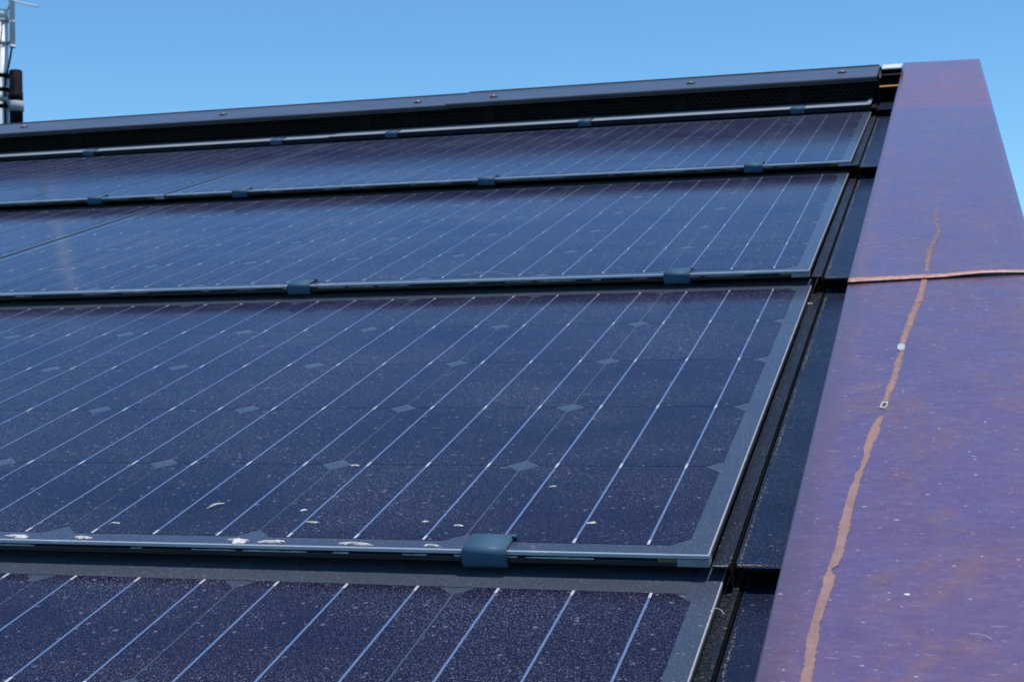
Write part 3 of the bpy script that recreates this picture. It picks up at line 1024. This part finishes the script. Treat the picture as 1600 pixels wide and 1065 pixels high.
# white bead standing in for the sun glint of a dent in the copper
bm = bmesh.new()
bmesh.ops.create_uvsphere(bm, u_segments=14, v_segments=8, radius=1.0)
c = on_copper(1417, 929, -0.0016)
for v_ in bm.verts:
    v_.co = c + Vector((v_.co.x * 0.0018, v_.co.y * 0.0010, v_.co.z * 0.0006 + 0.0002))
tag(obj('dent_glint', bm, MAT['white_metal'], smooth=True), 'tiny bright bead for the sun glint of a dent in the lower copper sheet', 'painted glint')

# ------------------------------------------------------------------ dried crusts and bits lying on the glass
def crust(u, v, ru, rv, seed, label, row=1, mat='crust', hgt=0.0010):
    rnd = random.Random(seed)
    bm = bmesh.new()
    o = ROW_OFF[row]
    n, rings = 22, 4
    ph = [rnd.uniform(0, 6.28) for _ in range(4)]
    def rad(t):
        return 1 + 0.28 * math.sin(2 * t + ph[0]) + 0.2 * math.sin(3 * t + ph[1]) + 0.16 * math.sin(7 * t + ph[2]) + 0.1 * math.sin(11 * t + ph[3])
    top = bm.verts.new((0, 0, hgt))
    prev = None
    for r in range(1, rings + 1):
        f = r / rings
        ring = []
        for k in range(n):
            t = 2 * math.pi * k / n
            q = rad(t) * f
            ring.append(bm.verts.new((ru * q * math.cos(t), rv * q * math.sin(t), (hgt * (1 - f ** 2) * rnd.uniform(0.5, 1.2)) if r < rings else -0.0003)))
        for k in range(n):
            if prev is None: bm.faces.new((top, ring[k], ring[(k + 1) % n]))
            else: bm.faces.new((prev[k], ring[k], ring[(k + 1) % n], prev[(k + 1) % n]))
        prev = ring
    ob = obj('dried_crust', bm, MAT[mat], at=(u + o[0], v + o[1], o[2] + 0.0005), smooth=False)
    return tag(ob, label, 'crust', 'dried whitish crusts on the panels')
CR = [(-0.5019, -0.0095, 0.0085, 0.0030, 'whitish dried crust at the left picture edge on the lower glass border'),
      (-0.4482, -0.0092, 0.0060, 0.0026, 'whitish dried crust on the lower glass border, second from the left'),
      (-0.3219, -0.0088, 0.0088, 0.0036, 'thick whitish dried crust on the lower glass border, third from the left'),
      (-0.2955, -0.0092, 0.0090, 0.0020, 'thin smeared crust just right of the thick crust on the lower glass border'),
      (-0.2322, -0.0095, 0.0105, 0.0024, 'long flat whitish crust on the lower glass border, left of the large clip'),
      (-0.1768, -0.0096, 0.0042, 0.0017, 'small whitish crust nearest the large clip on its left')]
for k, (u, v, a, b, lab) in enumerate(CR):
    crust(u, v, a, b, 40 + k, lab)
SPL = [(475, 797, 0.0026, 0.0016, 'small white splash on the big panel beside the pale flake'),
       (717, 821, 0.0030, 0.0016, 'small white splash on the big panel, up and left of the large clip'),
       (925, 817, 0.0030, 0.0018, 'small white splash low on the big panel, right of the large clip'),
       (555, 727, 0.0032, 0.0016, 'small pale splash beside a grey diamond in the middle of the big panel'),
       (865, 760, 0.0034, 0.0009, 'thin pale streak on the big panel below the right-hand diamond'),
       (180, 817, 0.0036, 0.0012, 'pale splash low on the left of the big panel'),
       (488, 816, 0.0048, 0.0013, 'pale smear near the lower edge of the big panel in its middle'),
       (665, 815, 0.0030, 0.0010, 'faint splash left of the splash above the large clip')]
for k, (x, y, a, b, lab) in enumerate(SPL):
    p_ = on_row(x, y, 1)
    crust(p_.x, p_.y, a, b, 70 + k, lab, hgt=0.0005)

# leaf-like flake
bm = bmesh.new()
a_, b_ = on_row(323, 795, 1, 0.001), on_row(352, 787, 1, 0.001)
ax = (b_ - a_)
nrm = Vector((-ax.y, ax.x, 0)).normalized()
L_, T_, B_ = [], [], []
for k in range(9):
    f = k / 8
    w = 0.0021 * math.sin(math.pi * min(1, f * 0.97 + 0.02)) ** 0.8
    c = a_ + ax * f + Vector((0, 0, 0.0004 + 0.0018 * math.sin(math.pi * f)))
    L_.append((bm.verts.new(c - nrm * w), bm.verts.new(c + Vector((0, 0, 0.0005))), bm.verts.new(c + nrm * w)))
for p0, p1 in zip(L_[:-1], L_[1:]):
    for j in range(2):
        bm.faces.new((p0[j], p1[j], p1[j + 1], p0[j + 1]))
bmesh.ops.solidify(bm, geom=list(bm.faces), thickness=0.0003)
tag(obj('dry_petal', bm, MAT['crust']), 'narrow pale dry petal lying on the left of the big panel', 'petal')
# small white chip on the flashing
crust(0.0205, 0.708, 0.0024, 0.0015, 91, 'white chip on the black flashing beside the big panel', hgt=0.0012)
bpy.data.objects['dried_crust.%03d' % (len(CR) + len(SPL))].location = M @ Vector((0.0205, 0.708, -0.0095)) if False else bpy.data.objects['dried_crust.%03d' % (len(CR) + len(SPL))].location

# hairs and fibres
def fibre(pts, label, r=0.00016):
    bm = bmesh.new()
    path_tube(bm, pts, r, 6)
    return tag(obj('fibre', bm, MAT['fibre']), label, 'fibre', 'loose fibres on the roof')
def arc_row(pix, row, h=0.0006, hump=0.0):
    out = []
    k = len(pix)
    for i, (x, y) in enumerate(pix):
        out.append(on_row(x, y, row, h + hump * math.sin(math.pi * i / (k - 1))))
    return out
fibre(arc_row([(1110, 956), (1112, 952), (1116, 950), (1121, 950), (1126, 952), (1130, 956), (1132, 960)], 0, 0.0006, 0.002), 'curled pale hair over the right edge of the nearest panel', 0.00022)
fibre(arc_row([(720, 430), (735, 428), (748, 426), (762, 425), (778, 425), (792, 428), (804, 432)], 2), 'long curved fibre on the third row panel above the black gap')
fibre(arc_row([(742, 424), (750, 427), (756, 431), (764, 434)], 2), 'short fibre crossing the long curved one on the third row panel')
fibre([on_copper(x, y, -0.0006 + 0.0012 * math.sin(math.pi * i / 5)) for i, (x, y) in enumerate([(1512, 991), (1520, 989.5), (1529, 990), (1538, 992), (1545, 995), (1550, 999)])], 'thin curved fibre on the lower copper sheet')

# ------------------------------------------------------------------ mast behind the ridge
def mast():
    def ray(x, y, dist):
        d = (right * ((x - 835.512) / 2271.676) - up * ((y - 527.751) / 2271.676) + fwd)
        return M @ (pos + d * dist)          # DIST measured along the view axis
    D = 8.0
    px = D / 2271.676                        # metres per photo pixel there
    top = ray(3.5, 18, D)
    base_z = pr_.z - (top.y - pr_.y) * tp
    p = empty('antenna_mast', 'white antenna mast with black canister at the left edge, behind the ridge', 'antenna mast', (top.x, top.y, base_z - 0.05), roof=False)
    o = Vector((top.x, top.y, base_z - 0.05))
    def Z(y): return top.z - (y - 18) * px - o.z
    def X(x): return (x - 3.5) * px
    e_r = Vector((1, 0, 0))
    bm = bmesh.new()
    tube(bm, (0, 0, 0.0), (0, 0, Z(18)), 8.0 * px, seg=28)
    tube(bm, (0, 0, Z(30)), (0, 0, Z(16)), 8.8 * px, seg=28)
    obj('pole', bm, MAT['pole'], p)
    xa = X(21)
    bm = bmesh.new()
    tube(bm, (xa, 0, Z(75)), (xa, 0, Z(-170)), 4.4 * px, seg=20)
    tube(bm, (xa, 0, Z(76)), (xa, 0, Z(73)), 5.0 * px, seg=20)
    tube(bm, (xa, 0, Z(35)), (xa, 0, Z(37)), 4.9 * px, seg=20)
    obj('antenna_tube', bm, MAT['antenna'], p)
    for pts, r in (([(xa, 0, Z(2.5)), (X(88), -0.10, Z(24))], 1.3), ([(xa, 0, Z(2)), (X(-5), 0.06, Z(22))], 0.9), ([(xa, 0, Z(1)), (X(2), -0.05, Z(0.5))], 0.9)):
        bm = bmesh.new()
        tube(bm, pts[0], pts[1], r * px, seg=10)
        obj('ground_rod', bm, MAT['antenna' if r > 1 else 'black'], p)
    for y in (33, 68):
        bm = bmesh.new()
        tube(bm, (0, 0, Z(y + 2.5)), (0, 0, Z(y - 2.5)), 8.9 * px, seg=24)
        box(bm, 0.5 * px, xa + 3 * px, -2.2 * px, 2.2 * px, Z(y + 2), Z(y - 2))
        tube(bm, (X(14), -4 * px, Z(y)), (X(14), 4 * px, Z(y)), 2.4 * px, seg=12)
        obj('tube_clamp', bm, MAT['zinc'], p)
    for y in (119, 141, 167):
        bm = bmesh.new()
        tube(bm, (0, 0, Z(y + 3.4)), (0, 0, Z(y - 3.4)), 9.0 * px, seg=24)
        tube(bm, (X(3), -9.4 * px, Z(y)), (X(3), -11.0 * px, Z(y)), 1.6 * px, seg=10)
        obj('strap', bm, MAT['black'], p)
    xc = X(26)
    bm = bmesh.new()
    tube(bm, (xc, 0, Z(230)), (xc, 0, Z(114)), 10.0 * px, seg=28)
    tube(bm, (xc, 0, Z(114)), (xc, 0, Z(111.5)), 10.0 * px, 8.4 * px, seg=28)
    tube(bm, (xc, 0, Z(160)), (xc, 0, Z(146)), 10.6 * px, seg=28)
    obj('canister', bm, MAT['black'], p)
    bm = bmesh.new()
    tube(bm, (xc, 0, Z(176)), (xc, 0, Z(160)), 11.6 * px, 11.6 * px, seg=10)
    box(bm, -9 * px, xc, -3.5 * px, 3.5 * px, Z(166), Z(152))
    tube(bm, (0, 0, Z(160)), (0, 0, Z(149)), 10.5 * px, seg=24)
    tube(bm, (X(14), -12 * px, Z(157)), (X(14), 6 * px, Z(157)), 3.0 * px, seg=10)
    tube(bm, (X(21), -12 * px, Z(162)), (X(21), 6 * px, Z(162)), 3.0 * px, seg=10)
    obj('canister_bracket', bm, MAT['zinc'], p)
    bm = bmesh.new()
    path_tube(bm, [(X(20), 0, Z(75)), (X(18.5), -2 * px, Z(90)), (X(15.5), -4 * px, Z(108)), (X(13), -8 * px, Z(125)), (X(12.5), -9 * px, Z(150)), (X(12.5), -9 * px, Z(225))], 1.5 * px, 8)
    obj('cable', bm, MAT['black'], p)
    bm = bmesh.new()
    path_tube(bm, [(X(9), -5 * px, Z(30)), (X(7), -8.5 * px, Z(60)), (X(3), -9 * px, Z(85)), (X(0), -9 * px, Z(120))], 0.7 * px, 6)
    obj('thin_cable', bm, MAT['black'], p)
mast()
